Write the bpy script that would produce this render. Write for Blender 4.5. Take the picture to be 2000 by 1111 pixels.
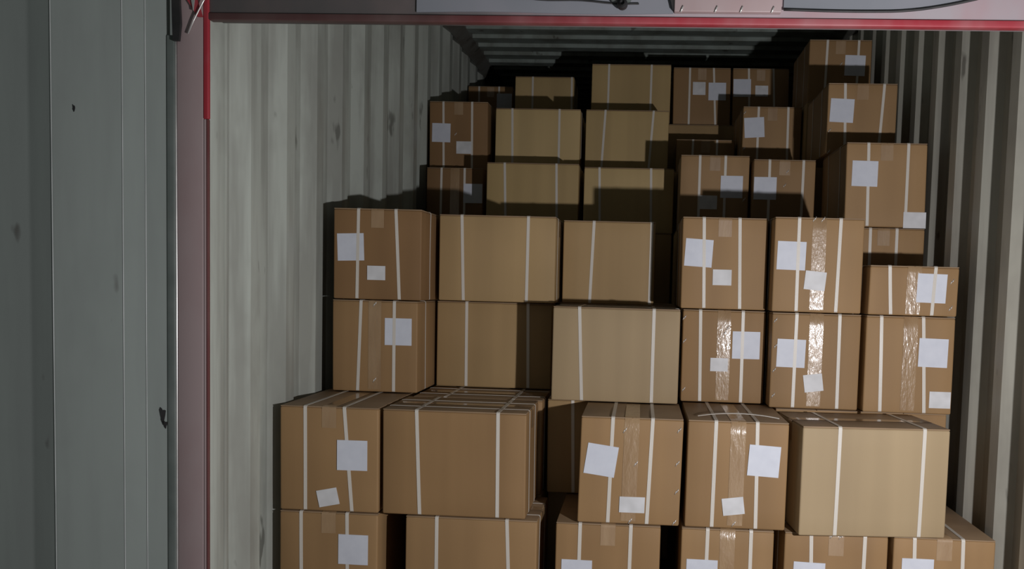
import bpy, math, random
from mathutils import Matrix, Vector

for o in list(bpy.data.objects):
    bpy.data.objects.remove(o, do_unlink=True)
scene = bpy.context.scene
COL = scene.collection

# ------------------------------------------------------------------ camera, light, exposure
cam_d = bpy.data.cameras.new('camera')
cam = bpy.data.objects.new('camera', cam_d)
COL.objects.link(cam)
FOC, PPX, PPY = 1770.26, 1143.63, 674.70           # focal length and principal point for a 2000 x 1111 frame
right = Vector((0.997727, 0.061510, 0.027519))
up = -Vector((0.031544, -0.065461, -0.997356))
back = -Vector((-0.059546, 0.995957, -0.067253))
cam.matrix_world = Matrix(((right.x, up.x, back.x, 0.0), (right.y, up.y, back.y, 0.0),
                           (right.z, up.z, back.z, 1.11), (0, 0, 0, 1)))
cam_d.sensor_width = 36.0
cam_d.lens = FOC * 36.0 / 2000.0
cam_d.shift_x = (1000.0 - PPX) / 2000.0
cam_d.shift_y = (PPY - 555.5) / 2000.0
cam_d.clip_start = 0.05
scene.camera = cam

world = bpy.data.worlds.new('night')
world.use_nodes = True
world.node_tree.nodes['Background'].inputs[0].default_value = (0.86, 0.96, 0.92, 1)
world.node_tree.nodes['Background'].inputs[1].default_value = 0.08
scene.world = world

# hand torch held low and to the right of the photographer, just outside the doorway
torch_d = bpy.data.lights.new('torch', 'POINT')
torch_d.energy = 124.0
torch_d.color = (1.0, 0.98, 1.0)
torch_d.shadow_soft_size = 0.022
torch = bpy.data.objects.new('torch', torch_d)
torch.location = (0.94, 1.02, 0.92)
COL.objects.link(torch)

vs = scene.view_settings
vs.view_transform = 'Standard'
vs.look = 'None'
vs.gamma = 1.0
vs.exposure = 0.0
vs.use_curve_mapping = False

# ------------------------------------------------------------------ materials
def mat(name):
    m = bpy.data.materials.new(name)
    m.use_nodes = True
    nt = m.node_tree
    return m, nt, nt.nodes['Principled BSDF']

def node(nt, typ, **kw):
    n = nt.nodes.new(typ)
    for k, v in kw.items():
        setattr(n, k, v)
    return n

def coords(nt, scale=(1, 1, 1), kind='Object', rnd=True):
    tc = node(nt, 'ShaderNodeTexCoord')
    mp = node(nt, 'ShaderNodeMapping')
    mp.inputs['Scale'].default_value = scale
    nt.links.new(tc.outputs[kind], mp.inputs['Vector'])
    if rnd:
        oi = node(nt, 'ShaderNodeObjectInfo')
        mu = node(nt, 'ShaderNodeMath', operation='MULTIPLY')
        mu.inputs[1].default_value = 37.0
        nt.links.new(oi.outputs['Random'], mu.inputs[0])
        nt.links.new(mu.outputs[0], mp.inputs['Location'])
    return mp.outputs['Vector']

def noise(nt, vec, scale, detail=3, rough=0.5):
    n = node(nt, 'ShaderNodeTexNoise')
    n.inputs['Scale'].default_value = scale
    n.inputs['Detail'].default_value = detail
    n.inputs['Roughness'].default_value = rough
    nt.links.new(vec, n.inputs['Vector'])
    return n.outputs['Fac']

def ramp(nt, fac, stops):
    r = node(nt, 'ShaderNodeValToRGB')
    el = r.color_ramp.elements
    while len(el) < len(stops):
        el.new(0.5)
    for e, (p, c) in zip(el, stops):
        e.position = p
        e.color = (*c, 1) if len(c) == 3 else c
    nt.links.new(fac, r.inputs['Fac'])
    return r.outputs['Color']

def mixc(nt, fac, a, b, mode='MIX'):
    m = node(nt, 'ShaderNodeMix', data_type='RGBA', blend_type=mode)
    for sock, v in ((m.inputs[0], fac), (m.inputs[6], a), (m.inputs[7], b)):
        if hasattr(v, 'node'):
            nt.links.new(v, sock)
        elif isinstance(v, (int, float)):
            sock.default_value = v
        else:
            sock.default_value = (*v, 1)
    return m.outputs[2]

def bump(nt, bsdf, fac, strength, dist=0.002):
    b = node(nt, 'ShaderNodeBump')
    b.inputs['Strength'].default_value = strength
    b.inputs['Distance'].default_value = dist
    nt.links.new(fac, b.inputs['Height'])
    nt.links.new(b.outputs[0], bsdf.inputs['Normal'])

def cardboard(name, c0, c1):
    m, nt, b = mat(name)
    v = coords(nt)
    broad = noise(nt, v, 2.2, 2)
    band = noise(nt, coords(nt, (1.0, 1.0, 0.03)), 9.0, 2)
    col = ramp(nt, broad, [(0.3, c0), (0.7, c1)])
    col = mixc(nt, 0.55, col, ramp(nt, band, [(0.35, (0.80, 0.79, 0.77)), (0.65, (1.08, 1.08, 1.06))]), 'MULTIPLY')
    oi = node(nt, 'ShaderNodeObjectInfo')
    col = mixc(nt, 0.7, col, ramp(nt, oi.outputs['Random'], [(0.0, (0.88, 0.84, 0.80)), (1.0, (1.1, 1.1, 1.12))]), 'MULTIPLY')
    nt.links.new(col, b.inputs['Base Color'])
    b.inputs['Roughness'].default_value = 0.62
    b.inputs['Specular IOR Level'].default_value = 0.3
    bump(nt, b, noise(nt, coords(nt, (1, 1, 0.25)), 160, 2), 0.12, 0.001)
    return m

M_END = cardboard('kraft_board_brown', (0.315, 0.193, 0.090), (0.365, 0.226, 0.108))
M_SIDE = cardboard('kraft_board_tan', (0.375, 0.255, 0.122), (0.44, 0.300, 0.148))
M_DARK = cardboard('kraft_board_dark', (0.235, 0.135, 0.060), (0.28, 0.162, 0.074))
M_YEL = cardboard('kraft_board_yellowish', (0.50, 0.365, 0.172), (0.56, 0.41, 0.20))
M_PALE = cardboard('kraft_board_pale', (0.385, 0.288, 0.170), (0.43, 0.325, 0.195))

M_FLAP, _nt, _b = mat('kraft_board_lid')
_v = coords(_nt)
_nt.links.new(ramp(_nt, noise(_nt, _v, 6, 4), [(0.3, (0.27, 0.18, 0.105)), (0.7, (0.36, 0.245, 0.145))]), _b.inputs['Base Color'])
_b.inputs['Roughness'].default_value = 0.6

M_STRAP, _nt, _b = mat('white_plastic_strap')
_b.inputs['Base Color'].default_value = (0.66, 0.615, 0.55, 1)
_b.inputs['Roughness'].default_value = 0.42
bump(_nt, _b, noise(_nt, coords(_nt), 300, 2), 0.3, 0.001)

M_LABEL, _nt, _b = mat('white_paper_label')
_nt.links.new(ramp(_nt, noise(_nt, coords(_nt), 30, 2), [(0.2, (0.62, 0.645, 0.725)), (0.8, (0.69, 0.715, 0.79))]), _b.inputs['Base Color'])
_b.inputs['Roughness'].default_value = 0.55

M_STICK, _nt, _b = mat('grey_white_sticker')
_nt.links.new(ramp(_nt, noise(_nt, coords(_nt), 25, 1), [(0.2, (0.60, 0.60, 0.61)), (0.8, (0.76, 0.76, 0.78))]), _b.inputs['Base Color'])
_b.inputs['Roughness'].default_value = 0.5

def tape_mat(name, rough, strength):
    m, nt, b = mat(name)
    col = ramp(nt, noise(nt, coords(nt, (1, 1, 0.2)), 25, 3), [(0.3, (0.33, 0.205, 0.105)), (0.7, (0.40, 0.265, 0.145))])
    nt.links.new(col, b.inputs['Base Color'])
    b.inputs['Roughness'].default_value = rough
    b.inputs['Specular IOR Level'].default_value = 0.6
    b.inputs['Coat Weight'].default_value = 0.8
    b.inputs['Coat Roughness'].default_value = 0.06
    v1 = noise(nt, coords(nt, (1.0, 1.0, 0.35)), 70, 3, 0.6)
    bm_ = node(nt, 'ShaderNodeBump')
    bm_.inputs['Strength'].default_value = strength
    bm_.inputs['Distance'].default_value = 0.004
    nt.links.new(v1, bm_.inputs['Height'])
    nt.links.new(bm_.outputs[0], b.inputs['Normal'])
    nt.links.new(bm_.outputs[0], b.inputs['Coat Normal'])
    return m
M_TAPE = tape_mat('clear_glossy_tape', 0.3, 0.55)
M_TAPE2 = tape_mat('clear_dull_tape', 0.5, 0.2)

def paint(name, base, dirt, scuff, amount=0.5, rough=0.45):
    m, nt, b = mat(name)
    streak = noise(nt, coords(nt, (1, 1, 0.10), rnd=False), 7, 4, 0.6)
    blot = noise(nt, coords(nt, (1, 1, 0.6), rnd=False), 3.2, 4, 0.65)
    spot = noise(nt, coords(nt, (1, 1, 0.35), rnd=False), 11.0, 3, 0.55)
    f1 = ramp(nt, streak, [(0.46, (0, 0, 0)), (0.62, (amount, amount, amount))])
    col = mixc(nt, f1, base, dirt)
    f2 = ramp(nt, blot, [(0.49, (0, 0, 0)), (0.66, (amount * .7,) * 3)])
    col = mixc(nt, f2, col, dirt)
    f3 = ramp(nt, spot, [(0.665, (0, 0, 0)), (0.72, (0.7,) * 3)])
    col = mixc(nt, f3, col, scuff)
    nt.links.new(col, b.inputs['Base Color'])
    b.inputs['Roughness'].default_value = rough
    bump(nt, b, noise(nt, coords(nt, rnd=False), 90, 3), 0.08, 0.001)
    return m

M_WALL = paint('off_white_wall_paint', (0.49, 0.525, 0.475), (0.29, 0.295, 0.265), (0.10, 0.10, 0.085), 0.7)
M_WALLR = paint('off_white_wall_paint_warm', (0.52, 0.51, 0.44), (0.33, 0.31, 0.27), (0.10, 0.09, 0.075), 0.6)
M_ROOF = paint('grey_roof_paint', (0.32, 0.37, 0.34), (0.18, 0.19, 0.16), (0.08, 0.07, 0.05), 0.6)
M_DOOR = paint('grey_door_paint', (0.32, 0.355, 0.335), (0.25, 0.27, 0.26), (0.10, 0.09, 0.08), 0.4, 0.35)
M_RAIL = paint('dirty_rail_paint', (0.20, 0.20, 0.18), (0.12, 0.10, 0.08), (0.05, 0.04, 0.03), 0.6)

def pink(name, base, red, lo, hi):
    m, nt, b = mat(name)
    n = noise(nt, coords(nt, (1, 1, 0.5), rnd=False), 3.5, 4, 0.6)
    nt.links.new(ramp(nt, n, [(lo, base), (hi, red)]), b.inputs['Base Color'])
    b.inputs['Roughness'].default_value = 0.5
    return m
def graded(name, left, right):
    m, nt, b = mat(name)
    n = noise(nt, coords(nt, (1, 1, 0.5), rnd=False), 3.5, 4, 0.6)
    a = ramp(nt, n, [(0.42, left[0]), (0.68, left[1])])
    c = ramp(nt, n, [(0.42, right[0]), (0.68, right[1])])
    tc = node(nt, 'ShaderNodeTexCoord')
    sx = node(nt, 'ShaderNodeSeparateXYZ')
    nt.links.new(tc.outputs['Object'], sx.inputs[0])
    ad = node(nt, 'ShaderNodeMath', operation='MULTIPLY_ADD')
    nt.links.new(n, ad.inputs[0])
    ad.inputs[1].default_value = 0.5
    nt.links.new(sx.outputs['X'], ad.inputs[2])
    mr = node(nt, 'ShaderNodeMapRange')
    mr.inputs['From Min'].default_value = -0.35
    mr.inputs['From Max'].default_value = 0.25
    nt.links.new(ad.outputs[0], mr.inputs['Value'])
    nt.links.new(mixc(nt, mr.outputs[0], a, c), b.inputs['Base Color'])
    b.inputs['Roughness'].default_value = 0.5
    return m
M_REDH = graded('red_edge_darker_left', ((0.085, 0.035, 0.034), (0.12, 0.075, 0.07)), ((0.33, 0.028, 0.042), (0.36, 0.14, 0.15)))  # red that turns darker and browner towards the left
M_PINK = pink('oversprayed_red_steel', (0.38, 0.295, 0.295), (0.34, 0.23, 0.23), 0.45, 0.75)
M_HEAD = graded('oversprayed_header_darker_left', ((0.090, 0.086, 0.086), (0.13, 0.108, 0.104)), ((0.34, 0.30, 0.32), (0.36, 0.23, 0.25)))  # pinkish grey, much darker towards the left
M_RED = pink('red_steel_edge', (0.36, 0.028, 0.042), (0.38, 0.15, 0.16), 0.50, 0.72)
M_RUST = pink('rusty_red_edge', (0.13, 0.035, 0.035), (0.17, 0.09, 0.085), 0.42, 0.70)
M_GREY, _nt, _b = mat('blue_grey_steel')
_nt.links.new(ramp(_nt, noise(_nt, coords(_nt), 4, 3), [(0.3, (0.20, 0.215, 0.24)), (0.7, (0.25, 0.25, 0.28))]), _b.inputs['Base Color'])
_b.inputs['Roughness'].default_value = 0.5
M_RUB, _nt, _b = mat('grey_green_rubber')
_nt.links.new(ramp(_nt, noise(_nt, coords(_nt), 12, 3), [(0.3, (0.10, 0.12, 0.11)), (0.7, (0.14, 0.16, 0.15))]), _b.inputs['Base Color'])
_b.inputs['Roughness'].default_value = 0.6
M_BLACK, _nt, _b = mat('black_rubber')
_nt.links.new(ramp(_nt, noise(_nt, coords(_nt), 20, 3), [(0.3, (0.012, 0.012, 0.013)), (0.7, (0.03, 0.028, 0.028))]), _b.inputs['Base Color'])
_b.inputs['Roughness'].default_value = 0.6
M_STEEL, _nt, _b = mat('bare_bright_steel')
_nt.links.new(ramp(_nt, noise(_nt, coords(_nt), 30, 3), [(0.3, (0.72, 0.70, 0.68)), (0.7, (0.85, 0.83, 0.80))]), _b.inputs['Base Color'])
_b.inputs['Roughness'].default_value = 0.3
_b.inputs['Metallic'].default_value = 0.6
M_HIGHLIGHT, _nt, _b = mat('pale_highlight_line')  # pale tone for the highlight lines on the door bends
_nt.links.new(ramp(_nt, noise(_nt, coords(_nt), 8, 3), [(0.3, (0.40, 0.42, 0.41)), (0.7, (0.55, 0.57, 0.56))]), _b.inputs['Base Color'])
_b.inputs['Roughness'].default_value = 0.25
M_PLY, _nt, _b = mat('plywood_floor')
_nt.links.new(ramp(_nt, noise(_nt, coords(_nt, (8, 1, 1)), 4, 4), [(0.3, (0.12, 0.075, 0.045)), (0.7, (0.2, 0.13, 0.08))]), _b.inputs['Base Color'])
_b.inputs['Roughness'].default_value = 0.7
M_CONC, _nt, _b = mat('dock_concrete')
_nt.links.new(ramp(_nt, noise(_nt, coords(_nt), 5, 5), [(0.3, (0.17, 0.17, 0.165)), (0.7, (0.25, 0.25, 0.24))]), _b.inputs['Base Color'])
_b.inputs['Roughness'].default_value = 0.85

# ------------------------------------------------------------------ mesh helpers
def link(name, verts, faces, m, parent=None, smooth=False, mesh=None):
    if mesh is None:
        mesh = bpy.data.meshes.new(name)
        mesh.from_pydata(verts, [], faces)
        mesh.validate()
        mesh.update()
        if smooth:
            for p in mesh.polygons:
                p.use_smooth = True
        mesh.materials.append(m)
    o = bpy.data.objects.new(name, mesh)
    COL.objects.link(o)
    if parent:
        o.parent = parent
    return o

def boxvf(x0, x1, y0, y1, z0, z1):
    v = [(x0, y0, z0), (x1, y0, z0), (x1, y1, z0), (x0, y1, z0), (x0, y0, z1), (x1, y0, z1), (x1, y1, z1), (x0, y1, z1)]
    f = [(0, 3, 2, 1), (4, 5, 6, 7), (0, 1, 5, 4), (1, 2, 6, 5), (2, 3, 7, 6), (3, 0, 4, 7)]
    return v, f

def bevelled(name, x0, x1, y0, y1, z0, z1, m, parent=None, r=0.004):
    v, f = rounded((x0 + x1) / 2, (y0 + y1) / 2, (z0 + z1) / 2, x1 - x0, y1 - y0, z1 - z0, r, 1)
    return link(name, v, f, m, parent, True)

def rounded(cx, cy, cz, w, d, h, r, n=4):
    """rounded box surface grid about a centre"""
    r = min(r, w * .45, d * .45, h * .45)
    def line(L):
        a = L / 2
        inner = [-a + r + (L - 2 * r) * i / n for i in range(n + 1)]
        return [-a, -a + r * .4] + inner + [a - r * .4, a]
    ax = [line(w), line(d), line(h)]
    half = (w / 2, d / 2, h / 2)
    verts, idx, faces = [], {}, []
    def vid(p):
        k = tuple(round(c, 7) for c in p)
        if k not in idx:
            q = [max(-half[i] + r, min(half[i] - r, p[i])) for i in range(3)]
            dv = [p[i] - q[i] for i in range(3)]
            L = math.sqrt(sum(c * c for c in dv)) or 1
            s = [q[i] + dv[i] / L * r for i in range(3)]
            idx[k] = len(verts)
            verts.append((s[0] + cx, s[1] + cy, s[2] + cz))
        return idx[k]
    for a in range(3):
        b, c = (a + 1) % 3, (a + 2) % 3
        for s in (-1, 1):
            for i in range(len(ax[b]) - 1):
                for j in range(len(ax[c]) - 1):
                    quad = []
                    for (u, w_) in ((i, j), (i + 1, j), (i + 1, j + 1), (i, j + 1)):
                        p = [0, 0, 0]
                        p[a] = s * half[a]
                        p[b] = ax[b][u]
                        p[c] = ax[c][w_]
                        quad.append(vid(p))
                    if s < 0:
                        quad.reverse()
                    if len(set(quad)) == 4:
                        faces.append(tuple(quad))
    return verts, faces

def prism(poly, y0, y1):
    """polygon in x,z extruded along y"""
    n = len(poly)
    v = [(x, y0, z) for x, z in poly] + [(x, y1, z) for x, z in poly]
    f = [tuple(range(n)), tuple(range(2 * n - 1, n - 1, -1))]
    f += [(i + n, (i + 1) % n + n, (i + 1) % n, i) for i in range(n)]
    return v, f

def tube(pts, r, seg=8):
    v, f = [], []
    n = len(pts)
    for i, p in enumerate(pts):
        p = Vector(p)
        t = (Vector(pts[min(i + 1, n - 1)]) - Vector(pts[max(i - 1, 0)])).normalized()
        a = t.cross(Vector((0, 1, 0.01))).normalized()
        b = t.cross(a)
        for k in range(seg):
            an = 2 * math.pi * k / seg
            v.append(tuple(p + a * (r * math.cos(an)) + b * (r * math.sin(an))))
    for i in range(n - 1):
        for k in range(seg):
            f.append((i * seg + k, i * seg + (k + 1) % seg, (i + 1) * seg + (k + 1) % seg, (i + 1) * seg + k))
    f.append(tuple(range(seg - 1, -1, -1)))
    f.append(tuple(range((n - 1) * seg, n * seg)))
    return v, f

def lathe_y(cx, y, cz, prof, seg=16):
    """profile of (dy, r) turned about the y axis"""
    v, f = [], []
    for dy, r in prof:
        for k in range(seg):
            an = 2 * math.pi * k / seg
            v.append((cx + r * math.cos(an), y + dy, cz + r * math.sin(an)))
    for i in range(len(prof) - 1):
        for k in range(seg):
            f.append((i * seg + k, i * seg + (k + 1) % seg, (i + 1) * seg + (k + 1) % seg, (i + 1) * seg + k))
    f.append(tuple(range(seg)))
    f.append(tuple(range((len(prof) - 1) * seg + seg - 1, (len(prof) - 1) * seg - 1, -1)))
    return v, f

def empty(name, loc, rz=0.0):
    o = bpy.data.objects.new(name, None)
    o.empty_display_size = 0.1
    o.location = loc
    o.rotation_euler = (0, 0, rz)
    COL.objects.link(o)
    return o

def structure(o, label):
    o['kind'] = 'structure'
    o['label'] = label
    return o

# ------------------------------------------------------------------ the shell of the container
XL, XR = -1.192, 1.168            # inner faces of the corrugated side walls
YD, YEND = 2.43, 14.4             # door plane and far end
ZC = 2.648                        # ceiling
DEP = 0.036

def sheet(prof, thick_dir, z0, z1, axis):
    """profile list of (along, off) extruded; axis 'z' for the walls, 'x' for the roof; a thin solid sheet"""
    T = 0.003
    v, f = [], []
    n = len(prof)
    for (a, off) in prof:
        if axis == 'z':
            for o_ in (off, off + thick_dir * T):
                v += [(o_, a, z0), (o_, a, z1)]
        else:
            for o_ in (off, off + thick_dir * T):
                v += [(z0, a, o_), (z1, a, o_)]
    for i in range(n - 1):
        p, q = i * 4, (i + 1) * 4
        f += [(p, q, q + 1, p + 1), (p + 2, p + 3, q + 3, q + 2), (p + 1, q + 1, q + 3, p + 3), (p, p + 2, q + 2, q)]
    f += [(0, 1, 3, 2), ((n - 1) * 4, (n - 1) * 4 + 2, (n - 1) * 4 + 3, (n - 1) * 4 + 1)]
    return v, f

def corrugation(start, end, first, pitch, seq, inner, sgn, dep):
    """seq: (run, offset at end of run) pieces of a period beginning on the recessed flat"""
    prof = [(start, inner + sgn * dep)]
    y = first
    while y < end - pitch:
        prof.append((y, inner + sgn * dep))
        t = y
        for run, o_ in seq:
            t += run
            prof.append((t, inner + sgn * dep * o_))
        y += pitch
    prof.append((end, inner + sgn * dep))
    return prof

SEQ = [(0.068, 0.0), (0.070, 0.0), (0.068, 1.0)]
pl = corrugation(2.60, YEND, 2.779 - 0.138, 0.278, SEQ, XL, -1, DEP)
v, f = sheet(pl, -1, 0.0, ZC, 'z')
structure(link('wall_left', v, f, M_WALL), 'dirty off-white corrugated steel side wall left of the cartons')
pr = corrugation(2.60, YEND, 2.983 - 0.278 - 0.068, 0.278, SEQ, XR, 1, DEP)
v, f = sheet(pr, 1, 0.0, ZC, 'z')
structure(link('wall_right', v, f, M_WALLR), 'corrugated steel side wall with narrow bright ridges right of the cartons')
SEQR = [(0.014, 0.0), (0.095, 0.0), (0.014, 1.0)]
pc = corrugation(2.50, YEND, 6.417 - 0.209 * 18, 0.209, SEQR, ZC, 1, 0.020)
v, f = sheet(pc, 1, XL + 0.06, XR - 0.06, 'x')
structure(link('ceiling', v, f, M_ROOF), 'grey corrugated container roof with ridges running across')
v, f = boxvf(XL - 0.05, XR + 0.05, YEND, YEND + 0.05, 0, ZC + .05)
structure(link('wall_back', v, f, M_WALL), 'far end wall of the container lost in the dark')
v, f = boxvf(XL - 0.05, XR + 0.05, 2.45, YEND, -0.03, 0.0)
structure(link('floor', v, f, M_PLY), 'plywood container floor under the cartons')
v, f = boxvf(-4, 4, -3, 2.45, -0.08, -0.001)
structure(link('floor_dock', v, f, M_CONC), 'concrete loading dock in front of the container')

# top side rails, post, header
def rail(name, xs, s):
    poly = [(xs - s * 0.04, ZC - 0.035), (xs + s * 0.012, ZC - 0.06), (xs + s * 0.075, ZC - 0.004), (xs + s * 0.075, ZC + 0.05), (xs - s * 0.04, ZC + 0.05)]
    if s < 0:
        poly.reverse()
    v, f = prism(poly, 2.55, YEND)
    return structure(link(name, v, f, M_RAIL), 'dark dirty top side rail between wall and roof')
rail('trim_1', XL, 1)
rail('trim_2', XR, -1)

def post(name, xi, s, label):
    root = empty(name, (xi, YD, 0))
    structure(root, label)
    # coordinates below are local; s = -1 for the left post (extends to -x)
    def bx_(nm, a, b, y0, y1, z0, z1, m, r=0.004):
        x0, x1 = sorted((s * a, s * b))
        return bevelled(nm, x0, x1, y0, y1, z0, z1, m, root, r)
    bx_('post_face', 0.012, 0.088, 0.0, 0.03, 0, 2.7, M_PINK)
    bx_('red_edge', -0.002, 0.013, -0.001, 0.012, 1.53, 2.0, M_RED, 0.003)
    bx_('red_edge', -0.001, 0.005, -0.0005, 0.012, 0, 1.53, M_RUST, 0.002)
    bx_('grey_edge', 0.0045, 0.0125, 0.0, 0.012, 0, 1.53, M_PINK, 0.002)
    bx_('inner_return', 0.0, 0.02, 0.012, 0.10, 0, 2.7, M_WALL)
    # rounded weld lip leading to the corrugated wall
    poly = [(s * 0.0, 0.10), (s * 0.0, 0.115), (s * 0.012, 0.15), (s * 0.030, 0.175), (s * 0.045, 0.175), (s * 0.045, 0.10)]
    vv = [(x, y, 0) for x, y in poly] + [(x, y, 2.64) for x, y in poly]
    n = len(poly)
    ff = [tuple(range(n)), tuple(range(2 * n - 1, n - 1, -1))] + [(i, i + n, (i + 1) % n + n, (i + 1) % n) for i in range(n)]
    link('weld_lip', vv, ff, M_WALL, root)
    return root
lp = post('trim_3', -1.190, -1, 'pink oversprayed steel corner post with a red inner edge')
post('trim_4', XR, 1, 'pink steel corner post at the right of the doorway')
# bright bare edge along the post beside the door gasket
v, f = tube([(-0.0905, 0.004, 0.0 + i * 0.3) for i in range(7)], 0.0035, 8)
link('bare_edge', v, f, M_STEEL, lp, True)
# torn black rubber flap, wire and gusset at the post's head
v, f = prism([(-0.094, 1.80), (-0.092, 1.735), (-0.075, 1.735), (-0.070, 1.78), (-0.074, 1.86), (-0.096, 1.90)], -0.012, -0.002)
link('rubber_flap', v, f, M_BLACK, lp)
v, f = prism([(-0.066, 1.86), (-0.025, 1.80), (-0.012, 1.80), (-0.045, 1.90), (-0.066, 1.90)], -0.006, -0.001)
link('red_gusset', v, f, M_RED, lp)
v, f = prism([(-0.052, 1.90), (-0.036, 1.815), (-0.026, 1.90)], -0.010, -0.0065)
link('pale_scrap', v, f, M_DOOR, lp)
v, f = tube([(0.012, -0.014, 1.87), (-0.012, -0.011, 1.83), (-0.035, -0.008, 1.79), (-0.052, -0.006, 1.755)], 0.0022, 6)
link('wire', v, f, M_STEEL, lp, True)

HB = 1.795
hd = empty('trim_5', (0, YD, HB))
structure(hd, 'deep pinkish grey steel header across the doorway with a red lower edge')
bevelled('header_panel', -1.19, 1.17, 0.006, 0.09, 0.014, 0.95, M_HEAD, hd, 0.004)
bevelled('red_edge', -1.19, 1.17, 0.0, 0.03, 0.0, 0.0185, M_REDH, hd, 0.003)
# blue-grey inner panel with a sagging lower edge on the right, another along the left
def sag(x):
    return 0.040 + 0.030 * max(0.0, (x - 0.62) / 0.22) ** 1.8 + 0.003 * math.sin(x * 9)
xs = [0.345 + 0.025 * i for i in range(24)]
poly = [(x, sag(x)) for x in xs if sag(x) < 0.30] + [(0.92, 0.40), (0.345, 0.40)]
v, f = prism(poly, 0.0, 0.008)
link('grey_panel', v, f, M_GREY, hd)
v, f = tube([(x, -0.003, sag(x) - 0.001) for x in xs if sag(x) < 0.30], 0.0035, 8)
link('black_cable', v, f, M_BLACK, hd, True)
xs = [-0.62 + 0.04 * i for i in range(18)]
poly = [(x, 0.026 + 0.002 * math.sin(x * 11)) for x in xs] + [(0.06, 0.40), (-0.62, 0.40)]
v, f = prism(poly, 0.001, 0.008)
link('grey_panel', v, f, M_GREY, hd)
v, f = tube([(-0.42 + 0.03 * i, -0.002, 0.066 - 0.016 * (i / 13) + 0.002 * math.sin(i)) for i in range(14)], 0.0025, 8)
link('black_cable', v, f, M_BLACK, hd, True)
# riveted pink plate
pt = bevelled('hinge_plate', 0.062, 0.338, -0.016, 0.008, 0.028, 0.30, M_PINK, hd, 0.003)
for x in (0.082, 0.170, 0.235, 0.315):
    v, f = tube([(x - 0.003, -0.017, 0.026), (x, -0.018, 0.034), (x + 0.003, -0.017, 0.042)], 0.0022, 8)
    link('weld_tick', v, f, M_STEEL, pt, True)
v, f = prism([(0.040, 0.10), (0.058, 0.034), (0.0615, 0.034), (0.0615, 0.10)], -0.012, 0.004)
link('dark_bracket', v, f, M_BLACK, hd)
# hanging cam keeper with its knob
ck = bevelled('cam_keeper', -0.105, -0.050, -0.030, 0.004, 0.052, 0.16, M_RUB, hd, 0.008)
v, f = lathe_y(-0.073, -0.024, 0.044, [(0.012, 0.014), (0.0, 0.014), (-0.008, 0.012), (-0.012, 0.006)], 16)
link('knob', v, f, M_BLACK, ck, True)

# left door leaf, swung open, inside face towards the camera
dr = empty('door_1', (-1.305, YD - 0.002, 0.0), math.radians(9.0))
structure(dr, 'grey corrugated steel door leaf swung open left of the pink post')
# local: -x runs away from the hinge, -y faces the camera
prof = [(0.0, 0.0), (-0.055, 0.0), (-0.112, -0.008), (-0.292, -0.014), (-0.362, 0.012), (-0.500, 0.036),
        (-0.570, -0.010), (-0.750, -0.010), (-0.820, 0.018), (-0.950, 0.018), (-1.10, 0.018)]
def smooth_profile(p, r=0.006, k=4):
    out = [p[0]]
    for i in range(1, len(p) - 1):
        a, b, c = Vector(p[i - 1]), Vector(p[i]), Vector(p[i + 1])
        d0 = (a - b).normalized() * r
        d1 = (c - b).normalized() * r
        for j in range(k + 1):
            t = j / k
            q = (b + d0) * (1 - t) ** 2 + 2 * b * t * (1 - t) + (b + d1) * t ** 2
            out.append((q.x, q.y))
    out.append(p[-1])
    return out
sp = smooth_profile(prof)
Tn = 0.03
vv, ff = [], []
for (x, y) in sp:
    vv += [(x, y, 0.02), (x, y, 2.60), (x, y + Tn, 0.02), (x, y + Tn, 2.60)]
for i in range(len(sp) - 1):
    p, q = i * 4, i * 4 + 4
    ff += [(p, p + 1, q + 1, q), (p + 2, q + 2, q + 3, p + 3), (p + 1, p + 3, q + 3, q + 1), (p, q, q + 2, p + 2)]
n4 = (len(sp) - 1) * 4
ff += [(0, 2, 3, 1), (n4, n4 + 1, n4 + 3, n4 + 2)]
link('door_panel', vv, ff, M_DOOR, dr)
for bx_x, by_y in ((-0.055, 0.0), (-0.112, -0.008), (-0.292, -0.014)):  # thin pale tubes added as highlights along the bends of the door
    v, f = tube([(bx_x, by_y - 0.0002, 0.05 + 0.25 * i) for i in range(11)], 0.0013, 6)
    link('bend_highlight', v, f, M_HIGHLIGHT, dr, True)
for sx, sy, sz, sw, sh in ((-0.013, -0.0006, 0.715, 0.010, 0.035), (-0.006, -0.0006, 0.690, 0.008, 0.016), (-0.235, -0.0125, 1.545, 0.004, 0.014)):
    k = [(sx + sw * math.cos(a) * (0.7 + 0.3 * math.sin(3.1 * a + sz * 9)), sz + sh * math.sin(a) * (0.7 + 0.3 * math.cos(2.3 * a))) for a in [2 * math.pi * i / 14 for i in range(14)]]
    v, f = prism(k, sy - 0.001, sy + 0.001)
    link('scuff', v, f, M_BLACK, dr)
v, f = rounded(0.0115, 0.010, 0.88, 0.023, 0.026, 1.745, 0.004, 2)
link('door_gasket', v, f, M_RUB, dr, True)

# ------------------------------------------------------------------ cartons
rng = random.Random(7)
PALE, BROWN = {'E1', 'I2'}, {'B0', 'B1', 'B1b'}
DARK, YEL = {'A3', 'V', 'Y'}, {'S', 'T', 'U', 'a', 'Wb', 'X'}
NOCROSS = {'A0', 'A1', 'C0', 'C1', 'D0', 'D1', 'E1', 'F0'}
UNDER = {'D2', 'E2', 'A2', 'D3', 'E3', 'F3', 'A3'}        # label lies under the strap
STRAP_W, STRAP_T = 0.0115, 0.0009

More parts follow.
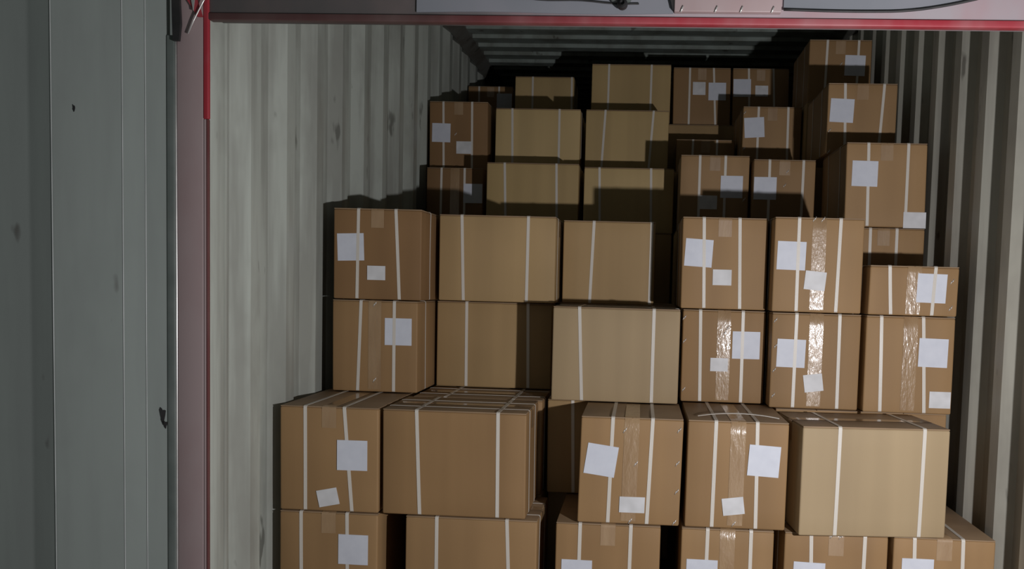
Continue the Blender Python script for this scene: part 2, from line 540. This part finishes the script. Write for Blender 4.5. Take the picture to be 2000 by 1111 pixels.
def carton(key, X0, X1, Y, zb, zt, shear, straps, labels, end, depth, yaw, gloss, label, group):
    w, h, d = X1 - X0 - 0.006, zt - zb - 0.0035, depth
    lid = 0.004
    root = empty('cardboard_box', ((X0 + X1) / 2, Y + d / 2, zb), math.radians(yaw))
    root['label'] = label
    root['category'] = 'box'
    root['group'] = group
    bf = rng.uniform(-0.001, 0.004)
    bs = rng.uniform(-0.003, 0.0005)
    ph = rng.uniform(0, 6.28)
    m = M_PALE if key in PALE else M_DARK if key in DARK else M_YEL if key in YEL else (M_END if end or key in BROWN else M_SIDE)
    def warp(p):
        x, y, z = p
        nx, ny, nz = 2 * x / w, 2 * y / d, 2 * z / h - 1
        cx_ = max(0.0, 1 - nx * nx)
        cy_ = max(0.0, 1 - ny * ny)
        cz_ = max(0.0, 1 - nz * nz)
        s = (1 if ny > 0 else -1) * min(1, abs(ny)) ** 6
        y2 = y + s * bf * cx_ * cz_ + s * 0.0012 * math.sin(nx * 5 + ph) * cz_
        s = (1 if nx > 0 else -1) * min(1, abs(nx)) ** 6
        x2 = x + s * bs * cy_ * cz_ + shear * (z / h - 0.5)
        return (x2, y2, z)
    # body
    v, f = rounded(0, 0, (h - lid) / 2, w, d, h - lid, 0.006, 6)
    link('body', [warp(p) for p in v], f, m, root, True)
    # two lid flaps meeting at a seam
    if end:
        rects = [(-w / 2 + 0.001, -0.0015, -d / 2 + 0.001, d / 2 - 0.001), (0.0015, w / 2 - 0.001, -d / 2 + 0.001, d / 2 - 0.001)]
    else:
        rects = [(-w / 2 + 0.001, w / 2 - 0.001, -d / 2 + 0.001, -0.0015), (-w / 2 + 0.001, w / 2 - 0.001, 0.0015, d / 2 - 0.001)]
    for (a, b, c, e) in rects:
        v, f = rounded((a + b) / 2, (c + e) / 2, h - lid / 2 - 0.0003, b - a, e - c, lid, 0.0015, 2)
        link('flap', [warp(p) for p in v], f, M_FLAP, root, True)
    # tape over the seam, folded down the two ends
    tw = 0.024
    tm = M_TAPE if gloss else M_TAPE2
    drop = h * 0.97 if gloss else 0.07
    off = 0.0009
    Lh = (d if end else w) / 2
    path = []
    for i in range(9):
        path.append((-Lh - off, h - drop + (drop - 0.004) * i / 8))
    for i in range(9):
        path.append((-Lh + 0.004 + (2 * Lh - 0.008) * i / 8, h + off * 0.6))
    for i in range(9):
        path.append((Lh + off, h - 0.004 - (drop - 0.004) * i / 8))
    vv, ff = [], []
    for (u, z) in path:
        for k in (-1, -0.33, 0.33, 1):
            p = (k * tw, u, z) if end else (u, k * tw, z)
            vv.append(warp(p))
    for i in range(len(path) - 1):
        for k in range(3):
            q = (i * 4 + k, i * 4 + k + 1, i * 4 + k + 5, i * 4 + k + 4)
            ff.append(q if end else q[::-1])
    link('tape', vv, ff, tm, root, True)
    # straps: two loops over the front, two over the sides
    def loop(axis, ct, cb):
        STRAP_W = 0.0115 if axis == 'y' else 0.0075
        hx, hz = (d / 2, h) if axis == 'y' else (w / 2, h)
        r, o_ = 0.006, 0.0016
        pts = []
        def arc(cx0, cz0, a0):
            for i in range(4):
                a = a0 + math.pi / 2 * i / 3
                pts.append((cx0 + (r + o_) * math.cos(a), cz0 + (r + o_) * math.sin(a)))
        n = 8
        def seg(p, q):
            for i in range(1, n):
                pts.append((p[0] + (q[0] - p[0]) * i / n, p[1] + (q[1] - p[1]) * i / n))
        bz = 0.0
        arc(hx - r, hz - r, 0)
        seg((hx - r, hz + o_), (-hx + r, hz + o_))
        arc(-hx + r, hz - r, math.pi / 2)
        seg((-hx - o_, hz - r), (-hx - o_, bz + r))
        for i in range(4):
            a = math.pi + math.pi / 2 * i / 3
            pts.append((-hx + r + (r + o_) * math.cos(a), bz + r + (r - 0.001) * math.sin(a)))
        seg((-hx + r, bz + 0.001), (hx - r, bz + 0.001))
        for i in range(4):
            a = 1.5 * math.pi + math.pi / 2 * i / 3
            pts.append((hx - r + (r + o_) * math.cos(a), bz + r + (r - 0.001) * math.sin(a)))
        seg((hx + o_, bz + r), (hx + o_, hz - r))
        N = len(pts)
        vv, ff = [], []
        for (u, z) in pts:
            t = min(1, max(0, z / h))
            c = cb + (ct - cb) * t
            for (dx, inn) in ((-STRAP_W / 2, 0), (STRAP_W / 2, 0), (STRAP_W / 2, STRAP_T), (-STRAP_W / 2, STRAP_T)):
                uu = u - math.copysign(min(inn, abs(u)), u) if abs(u) > hx - 0.003 else u
                zz = z - inn if z > h - 0.003 else z
                p = (c + dx, uu, zz) if axis == 'y' else (uu, c + dx, zz)
                vv.append(warp(p))
        for i in range(N):
            j = (i + 1) % N
            for k in range(4):
                q = (i * 4 + k, i * 4 + (k + 1) % 4, j * 4 + (k + 1) % 4, j * 4 + k)
                ff.append(q if axis == 'y' else q[::-1])
        return vv, ff
    for (t, b) in ((straps[0], straps[1]), (straps[2], straps[3])):
        v, f = loop('y', t, b)
        link('strap', v, f, M_STRAP, root)
    for s in (() if key in NOCROSS else (-1, 1)):
        c = s * d * 0.24 + rng.uniform(-0.012, 0.012)
        v, f = loop('x', c + rng.uniform(-.005, .005), c)
        link('strap', v, f, M_STRAP, root)
    if key == 'D1':                     # loose strap bowing up off the lid
        vv, ff = [], []
        for i in range(15):
            x = -0.125 + 0.265 * i / 14
            z = h + 0.002 + 0.012 * (1 - (2 * i / 14 - 1) ** 2)
            for (yy, zz) in ((0.075, 0), (0.086, 0.001), (0.086, 0.0022), (0.075, 0.0012)):
                vv.append((x, -d / 2 + yy, z + zz))
        for i in range(14):
            for k in range(4):
                ff.append((i * 4 + k, i * 4 + 4 + k, i * 4 + 4 + (k + 1) % 4, i * 4 + (k + 1) % 4))
        ff += [(0, 1, 2, 3), (59, 58, 57, 56)]
        link('loose_strap', vv, ff, M_STRAP, root)
    # staple-like steel bars added to give the bright tape glints
    for (sx, sz) in GLINTS.get(key, ()):
        for e in (-0.003, 0.003):
            p = [warp((sx + e + 0.0025 * (t - 1), -d / 2 - 0.0012, min(h - 0.006, max(0.006, sz)) + 0.006 * (t - 1) + e)) for t in range(3)]
            v, f = tube(p, 0.0014, 6)
            link('glint_bar', v, f, M_STEEL, root, True)
    # paper labels on the front
    for i, (lx, lz, lw, lh, tilt) in enumerate(labels):
        ca, sa = math.cos(math.radians(-tilt)), math.sin(math.radians(-tilt))
        N = 5
        vv, ff = [], []
        for layer, o_ in ((0, 0.0012 if i == 0 and key in UNDER else 0.0026), (1, 0.0003)):
            for a in range(N):
                for b in range(N):
                    x = (a / (N - 1) - 0.5) * lw
                    z = (b / (N - 1) - 0.5) * lh
                    p = (lx + ca * x - sa * z, -d / 2, lz + sa * x + ca * z)
                    q = warp(p)
                    vv.append((q[0], q[1] - o_, q[2]))
        for a in range(N - 1):
            for b in range(N - 1):
                k = a * N + b
                ff.append((k, k + N, k + N + 1, k + 1))
        rim = [a * N for a in range(N)] + [(N - 1) * N + b for b in range(1, N)] + [a * N + N - 1 for a in range(N - 2, -1, -1)] + [b for b in range(N - 2, 0, -1)]
        for k in range(len(rim)):
            a, b = rim[k], rim[(k + 1) % len(rim)]
            ff.append((b, a, a + N * N, b + N * N))
        big = lw > 0.095
        link('paper_label' if big else 'small_sticker', vv, ff, M_LABEL if big else M_STICK, root)
    return root

SPEC = {
 'A0': (-1.178, -0.841, 2.900, 0.000, 0.338, 0.000, (-0.093, -0.089, 0.062, 0.067), [(0.084, 0.213, 0.1, 0.1, 0.0)]),
 'B0': (-0.754, -0.312, 2.900, 0.000, 0.338, 0.000, (-0.114, -0.113, 0.118, 0.133), []),
 'C0': (-0.257, 0.090, 2.900, 0.000, 0.338, 0.000, (-0.091, -0.093, 0.074, 0.072), [(-0.099, 0.163, 0.1, 0.1, 0.0)]),
 'D0': (0.151, 0.454, 2.900, 0.000, 0.338, 0.000, (-0.064, -0.067, 0.075, 0.076), [(-0.079, 0.183, 0.1, 0.1, 0.0)]),
 'E0': (0.482, 0.815, 2.900, 0.000, 0.338, 0.000, (-0.08, -0.071, 0.09, 0.087), [(-0.083, 0.19, 0.1, 0.1, 1.0)]),
 'F0': (0.826, 1.150, 2.900, 0.000, 0.338, 0.000, (-0.094, -0.084, 0.057, 0.063), [(-0.081, 0.217, 0.1, 0.1, 0.0)]),
 'A1': (-1.178, -0.842, 2.900, 0.338, 0.690, -0.002, (-0.08, -0.079, 0.051, 0.078), [(0.078, 0.19, 0.1, 0.1, 0.0), (-0.003, 0.047, 0.069, 0.056, -12.0)]),
 'B1': (-0.834, -0.354, 2.900, 0.338, 0.690, -0.003, (-0.124, -0.112, 0.144, 0.145), []),
 'C1': (-0.186, 0.150, 2.900, 0.338, 0.690, 0.005, (-0.062, -0.065, 0.066, 0.061), [(-0.095, 0.207, 0.1, 0.1, 7.0), (0.011, 0.065, 0.082, 0.052, 0.0)]),
 'D1': (0.160, 0.487, 2.900, 0.338, 0.690, 0.001, (-0.071, -0.073, 0.06, 0.067), [(0.085, 0.224, 0.1, 0.1, 3.0), (-0.007, 0.074, 0.069, 0.056, -8.0)]),
 'E1': (0.501, 0.974, 2.870, 0.338, 0.690, 0.000, (-0.116, -0.119, 0.152, 0.149), []),
 'H1': (-0.332, 0.105, 3.300, 0.338, 0.690, -0.004, (-0.123, -0.117, 0.084, 0.091), []),
 'A2': (-1.143, -0.817, 3.300, 0.690, 1.033, -0.002, (-0.052, -0.064, 0.073, 0.072), [(0.088, 0.226, 0.1, 0.1, 0.0)]),
 'B2': (-0.810, -0.344, 3.560, 0.690, 1.033, -0.001, (-0.111, -0.109, 0.133, 0.139), []),
 'I2': (-0.317, 0.145, 3.245, 0.690, 1.033, -0.000, (-0.133, -0.117, 0.134, 0.134), []),
 'D2': (0.153, 0.460, 3.340, 0.690, 1.033, -0.001, (-0.087, -0.08, 0.068, 0.069), [(0.082, 0.214, 0.1, 0.1, 0.0), (-0.014, 0.14, 0.064, 0.049, 0.0)]),
 'E2': (0.464, 0.781, 3.250, 0.690, 1.033, -0.000, (-0.07, -0.072, 0.08, 0.083), [(-0.085, 0.196, 0.1, 0.1, 1.0), (-0.003, 0.093, 0.066, 0.062, -8.0)]),
 'F2': (0.786, 1.096, 3.220, 0.690, 1.033, -0.001, (-0.101, -0.093, 0.042, 0.059), [(0.08, 0.215, 0.1, 0.1, 1.0), (0.111, 0.051, 0.073, 0.058, 0.0)]),
 'A3': (-1.142, -0.807, 3.300, 1.033, 1.370, -0.001, (-0.071, -0.075, 0.068, 0.084), [(-0.1, 0.191, 0.1, 0.1, -2.0), (-0.003, 0.098, 0.067, 0.052, 0.0)]),
 'B3': (-0.793, -0.332, 3.500, 1.033, 1.370, -0.001, (-0.139, -0.129, 0.12, 0.118), []),
 'C3': (-0.324, 0.053, 3.670, 1.033, 1.370, -0.001, (-0.062, -0.073, 0.17, 0.169), []),
 'D3': (0.141, 0.455, 3.340, 1.033, 1.370, -0.002, (-0.077, -0.069, 0.052, 0.061), [(-0.093, 0.203, 0.1, 0.1, 3.0), (-0.006, 0.116, 0.068, 0.057, 0.0)]),
 'E3': (0.460, 0.777, 3.250, 1.033, 1.370, 0.000, (-0.071, -0.07, 0.073, 0.068), [(-0.094, 0.198, 0.1, 0.1, 1.0), (-0.008, 0.112, 0.073, 0.066, 5.0)]),
 'F3': (0.784, 1.092, 3.200, 1.033, 1.208, 0.002, (-0.085, -0.073, 0.071, 0.066), [(0.061, 0.096, 0.1, 0.1, 1.0)]),
 'G': (0.793, 1.113, 3.690, 1.370, 1.704, -0.004, (-0.072, -0.068, 0.083, 0.08), [(-0.084, 0.208, 0.1, 0.1, 1.0), (0.116, 0.029, 0.088, 0.063, 0.0)]),
 'Gp': (0.792, 1.120, 3.700, 1.033, 1.370, 0.000, (-0.052, -0.052, 0.052, 0.052), []),
 'H': (0.773, 1.072, 4.020, 1.704, 2.007, 0.000, (-0.076, -0.066, 0.09, 0.075), [(-0.086, 0.182, 0.1, 0.1, 2.0)]),
 'K': (0.795, 1.107, 4.660, 2.045, 2.360, 0.000, (-0.065, -0.071, 0.088, 0.085), [(0.073, 0.186, 0.1, 0.1, 1.0)]),
 'Mx': (0.159, 0.477, 4.210, 1.370, 1.717, 0.000, (-0.069, -0.068, 0.047, 0.048), [(0.078, 0.202, 0.1, 0.1, 0.0), (-0.026, 0.13, 0.081, 0.062, 0.0)]),
 'N': (0.483, 0.764, 4.150, 1.370, 1.695, 0.000, (-0.067, -0.066, 0.083, 0.08), [(-0.084, 0.192, 0.1, 0.1, 0.0)]),
 'O': (0.484, 0.784, 4.700, 1.704, 2.035, 0.000, (-0.07, -0.07, 0.078, 0.081), [(-0.089, 0.222, 0.1, 0.1, -4.0)]),
 'P': (0.160, 0.478, 4.950, 1.704, 1.905, 0.000, (-0.067, -0.07, 0.061, 0.061), []),
 'Q': (0.146, 0.481, 5.360, 2.045, 2.380, -0.005, (-0.07, -0.073, 0.066, 0.081), [(0.088, 0.197, 0.1, 0.1, 0.0), (-0.016, 0.213, 0.073, 0.073, 0.0)]),
 'Rb': (0.488, 0.814, 5.360, 2.045, 2.380, -0.007, (-0.07, -0.063, 0.07, 0.081), [(-0.107, 0.219, 0.1, 0.1, 0.0), (0.005, 0.203, 0.073, 0.061, 0.0)]),
 'S': (-0.326, 0.134, 5.300, 2.045, 2.380, 0.000, (-0.129, -0.13, 0.115, 0.114), []),
 'T': (-0.327, 0.121, 4.900, 1.704, 2.045, 0.000, (-0.117, -0.133, 0.139, 0.119), []),
 'U': (-0.813, -0.350, 4.900, 1.704, 2.045, 0.000, (-0.139, -0.132, 0.115, 0.117), []),
 'V': (-1.172, -0.848, 4.900, 1.704, 2.076, -0.004, (-0.083, -0.08, 0.073, 0.074), [(-0.094, 0.201, 0.1, 0.1, 1.0), (0.03, 0.124, 0.083, 0.066, 0.0)]),
 'Wb': (-0.786, -0.322, 4.500, 1.370, 1.704, 0.000, (-0.14, -0.129, 0.117, 0.126), []),
 'X': (-0.302, 0.146, 4.500, 1.370, 1.690, 0.000, (-0.146, -0.137, 0.107, 0.115), []),
 'Y': (-1.147, -0.841, 4.750, 1.370, 1.704, 0.000, (-0.071, -0.073, 0.051, 0.052), [(0.097, 0.199, 0.1, 0.1, 0.0)]),
 'a': (-0.827, -0.453, 5.700, 2.045, 2.393, 0.000, (-0.074, -0.073, 0.169, 0.173), []),
 'b': (-1.180, -0.878, 6.000, 2.045, 2.393, 0.000, (-0.076, -0.074, 0.056, 0.059), [(0.092, 0.249, 0.1, 0.1, 0.0)]),
}
GLINTS = {
 'E2': [(-0.144, 0.312), (-0.14, 0.221), (-0.142, 0.135), (-0.142, 0.044)],
 'F3': [(0.129, 0.121), (0.129, 0.029)],
 'D2': [(-0.145, 0.309), (-0.142, 0.224), (-0.14, 0.045), (0.002, 0.257), (0.014, 0.276)],
 'C1': [(0.152, 0.313), (0.151, 0.205), (0.153, 0.113), (0.15, 0.012), (-0.022, 0.307), (0.018, 0.2), (0.007, 0.011)],
 'H': [(-0.135, 0.097), (-0.135, 0.005)],
 'K': [(0.005, 0.193)],
 'D1': [(-0.003, 0.016)],
 'E0': [(-0.015, 0.329), (0.013, 0.327)],
 'A2': [(0.0, 0.326), (-0.0, 0.044)],
 'O': [(-0.139, 0.296), (-0.137, 0.116)],
 'N': [(0.013, 0.269), (0.002, 0.207)],
 'Mx': [(0.136, 0.145)],
 'E3': [(-0.019, 0.333), (0.011, 0.335)],
 'V': [(-0.016, 0.195)],
}
# key: (label, group, depth, yaw, glossy tape)
G0, G1 = 'bottom row of cartons at the doorway', 'second row of cartons at the doorway'
G2, G3 = 'lower cartons of the middle stacks', 'upper cartons of the middle stacks'
G4 = 'cartons stacked high at the back'
INFO = {
 'A0': ('bottom-row cardboard box against the left wall, with a square white label', G0, .48, 0, 0),
 'B0': ('bottom-row wide cardboard box without a label, between two black gaps', G0, .34, 0, 0),
 'C0': ('bottom-row cardboard box below the box with the tilted label', G0, .48, 0, 0),
 'D0': ('narrow bottom-row cardboard box, third white label from the left at the lower picture edge', G0, .48, 0, 1),
 'E0': ('bottom-row cardboard box under the left half of the large plain tan box', G0, .48, 0, 0),
 'F0': ('bottom-row cardboard box nearest the right wall, its lid partly bare', G0, .48, 0, 0),
 'A1': ('second-row cardboard box at the left wall with square label and tilted small sticker', G1, .48, 0, 0),
 'B1': ('wide plain cardboard box with lid in view, left of the wide black gap', G1, .34, 0, 0),
 'B1b': ('cardboard box of which only the lid shows, behind the wide plain box', G1, .34, 0, 0),
 'C1': ('cardboard box with a clearly tilted square label, right of the wide black gap', G1, .39, 0, 1),
 'D1': ('cardboard box with square label at its upper right, left of the large plain tan box', G1, .48, 0, 1),
 'E1': ('large plain tan cardboard box without labels, brightest in the load, near right wall', G1, .32, 5, 0),
 'H1': ('shadowed cardboard box deep in the wide black gap, only its top edge lit', G1, .34, 0, 0),
 'A2': ('cardboard box at the left wall with one square label right of centre', G2, .48, 0, 1),
 'B2': ('unlabelled cardboard box with a sharp vertical shadow over its right third', G2, .34, 0, 0),
 'I2': ('wide unlabelled tan cardboard box at the centre of the load, jutting forward', G2, .34, 0, 0),
 'D2': ('cardboard box with label at its right edge, beside the wide tan centre box', G2, .48, 0, 1),
 'E2': ('cardboard box with a wrinkled glossy tape strip shining down its middle', G2, .48, 0, 1),
 'F2': ('cardboard box near the right wall under the half-height box', G2, .48, 0, 1),
 'A3': ('cardboard box at left wall, square label left and small sticker at centre', G3, .48, 0, 0),
 'B3': ('wide unlabelled cardboard box topping the stack right of the left wall stack', G3, .34, 0, 0),
 'C3': ('unlabelled cardboard box set back beside a black gap, above the wide centre box', G3, .34, 0, 0),
 'D3': ('cardboard box with label at upper left, directly right of the black gap', G3, .48, 0, 0),
 'E3': ('cardboard box with square label above the one with shining tape', G3, .48, 0, 1),
 'F3': ('half-height cardboard box with a square label beside the right wall', G3, .48, 0, 1),
 'Gp': ('cardboard box of which only a low strip shows above the half-height box', G3, .48, 0, 0),
 'G': ('tall cardboard box near right wall, lowest of the stepped boxes, sticker at its corner', G4, .48, 0, 0),
 'H': ('cardboard box near right wall, middle one of the three stepped boxes', G4, .48, 0, 0),
 'K': ('topmost cardboard box at the right, close under the roof', G4, .48, 0, 0),
 'Mx': ('back cardboard box with label at right, its lower third in shadow', G4, .48, 0, 0),
 'N': ('back cardboard box with label at left, shadow over its lower part', G4, .56, 0, 0),
 'O': ('back cardboard box with a slightly tilted label, above two shadowed labelled boxes', G4, .48, 0, 0),
 'P': ('low cardboard box of which a thin strip shows behind two labelled boxes', G4, .35, 0, 0),
 'Q': ('high back cardboard box with label at its right edge, right of the tall plain box', G4, .48, 0, 0),
 'Rb': ('high back cardboard box with label at its left edge, half hidden below', G4, .48, 0, 0),
 'S': ('highest plain wide cardboard box at the back centre', G4, .34, 0, 0),
 'T': ('plain back cardboard box with small square shadow at its lower right corner', G4, .34, 0, 0),
 'U': ('plain back cardboard box between the labelled left box and the centre stack', G4, .34, 0, 0),
 'V': ('back cardboard box at the left wall with square label and pale sticker', G4, .40, 0, 0),
 'Wb': ('plain wide back cardboard box with a dark shadow band along its bottom', G4, .48, 0, 0),
 'X': ('plain back cardboard box, only its upper strip lit, at the centre', G4, .48, 0, 0),
 'Y': ('back cardboard box at left, its label half in shadow', G4, .46, 0, 1),
 'a': ('small-looking plain cardboard box far back under the dark roof, left of centre', G4, .34, 0, 0),
 'b': ('dim cardboard box farthest back at the left, shadowed label at its corner', G4, .48, 0, 0),
}
WIDE = {'B0', 'B1', 'B1b', 'E1', 'H1', 'B2', 'I2', 'B3', 'C3', 'S', 'T', 'U', 'Wb', 'X', 'a'}
SPEC['B1b'] = (-0.822, -0.342, 3.248, 0.338, 0.690, 0.0, (-.12, -.12, .13, .13), [])
for k, s in SPEC.items():
    lab, grp, dep, yaw, gl = INFO[k]
    carton(k, *s[:6], s[6], s[7], k not in WIDE, dep, yaw, gl, lab, grp)

# the load goes on behind: tall cartons carrying the stacks at the back
def tall(X0, X1, Y0, Y1, h, label):
    root = empty('tall_carton', ((X0 + X1) / 2, (Y0 + Y1) / 2, 0))
    root['label'], root['category'], root['group'] = label, 'box', 'tall cartons carrying the back of the load'
    w, d = X1 - X0, Y1 - Y0
    v, f = rounded(0, 0, (h - .004) / 2, w, d, h - .004, 0.006, 2)
    link('body', v, f, M_SIDE, root, True)
    for s in (-1, 1):
        v, f = rounded(s * (w / 4), 0, h - 0.0023, w / 2 - 0.002, d - 0.002, 0.004, 0.0015, 1)
        link('flap', v, f, M_FLAP, root, True)
tall(-0.822, -0.342, 3.61, 4.20, 0.69, 'tall carton behind the box with the sharp vertical shadow')
tall(-0.822, -0.342, 3.25, 3.588, 0.338, 'low carton under the box of which only the lid shows')
tall(-0.332, 0.105, 3.40, 3.64, 0.338, 'low carton in the dark at the foot of the wide black gap')
tall(-0.322, 0.140, 3.65, 4.12, 1.033, 'tall carton behind the wide tan centre box')
tall(0.793, 1.118, 3.72, 4.18, 1.033, 'tall carton under the stepped boxes near the right wall')
tall(-1.175, 0.140, 4.50, 5.24, 1.37, 'broad tall carton under the plain boxes at the back left')
tall(0.150, 0.785, 4.22, 4.73, 1.37, 'tall carton under the shadowed labelled boxes at the back')
tall(0.150, 0.785, 4.74, 5.30, 1.704, 'tall carton under the low box showing a thin strip')
tall(0.790, 1.118, 4.62, 5.16, 2.045, 'tall carton under the topmost box at the right')
tall(-1.175, 0.820, 5.32, 6.48, 2.045, 'broad tall carton under the highest boxes at the back')
for nm, (x0, x1) in (('e', (0.492, 0.781)), ('f', (0.790, 1.090))):
    root = empty('cardboard_box', ((x0 + x1) / 2, 3.475, 0.338))
    root['label'] = 'cardboard box hidden behind the %s half of the large plain tan box' % ('left' if nm == 'e' else 'right')
    root['category'], root['group'] = 'box', G1
    v, f = rounded(0, 0, 0.174, x1 - x0, 0.45, 0.345, 0.006, 2)
    link('body', v, f, M_END, root, True)
    for s in (-1, 1):
        v, f = rounded(s * (x1 - x0) / 4, 0, 0.3467, (x1 - x0) / 2 - 0.002, 0.448, 0.004, 0.0015, 1)
        link('flap', v, f, M_FLAP, root, True)
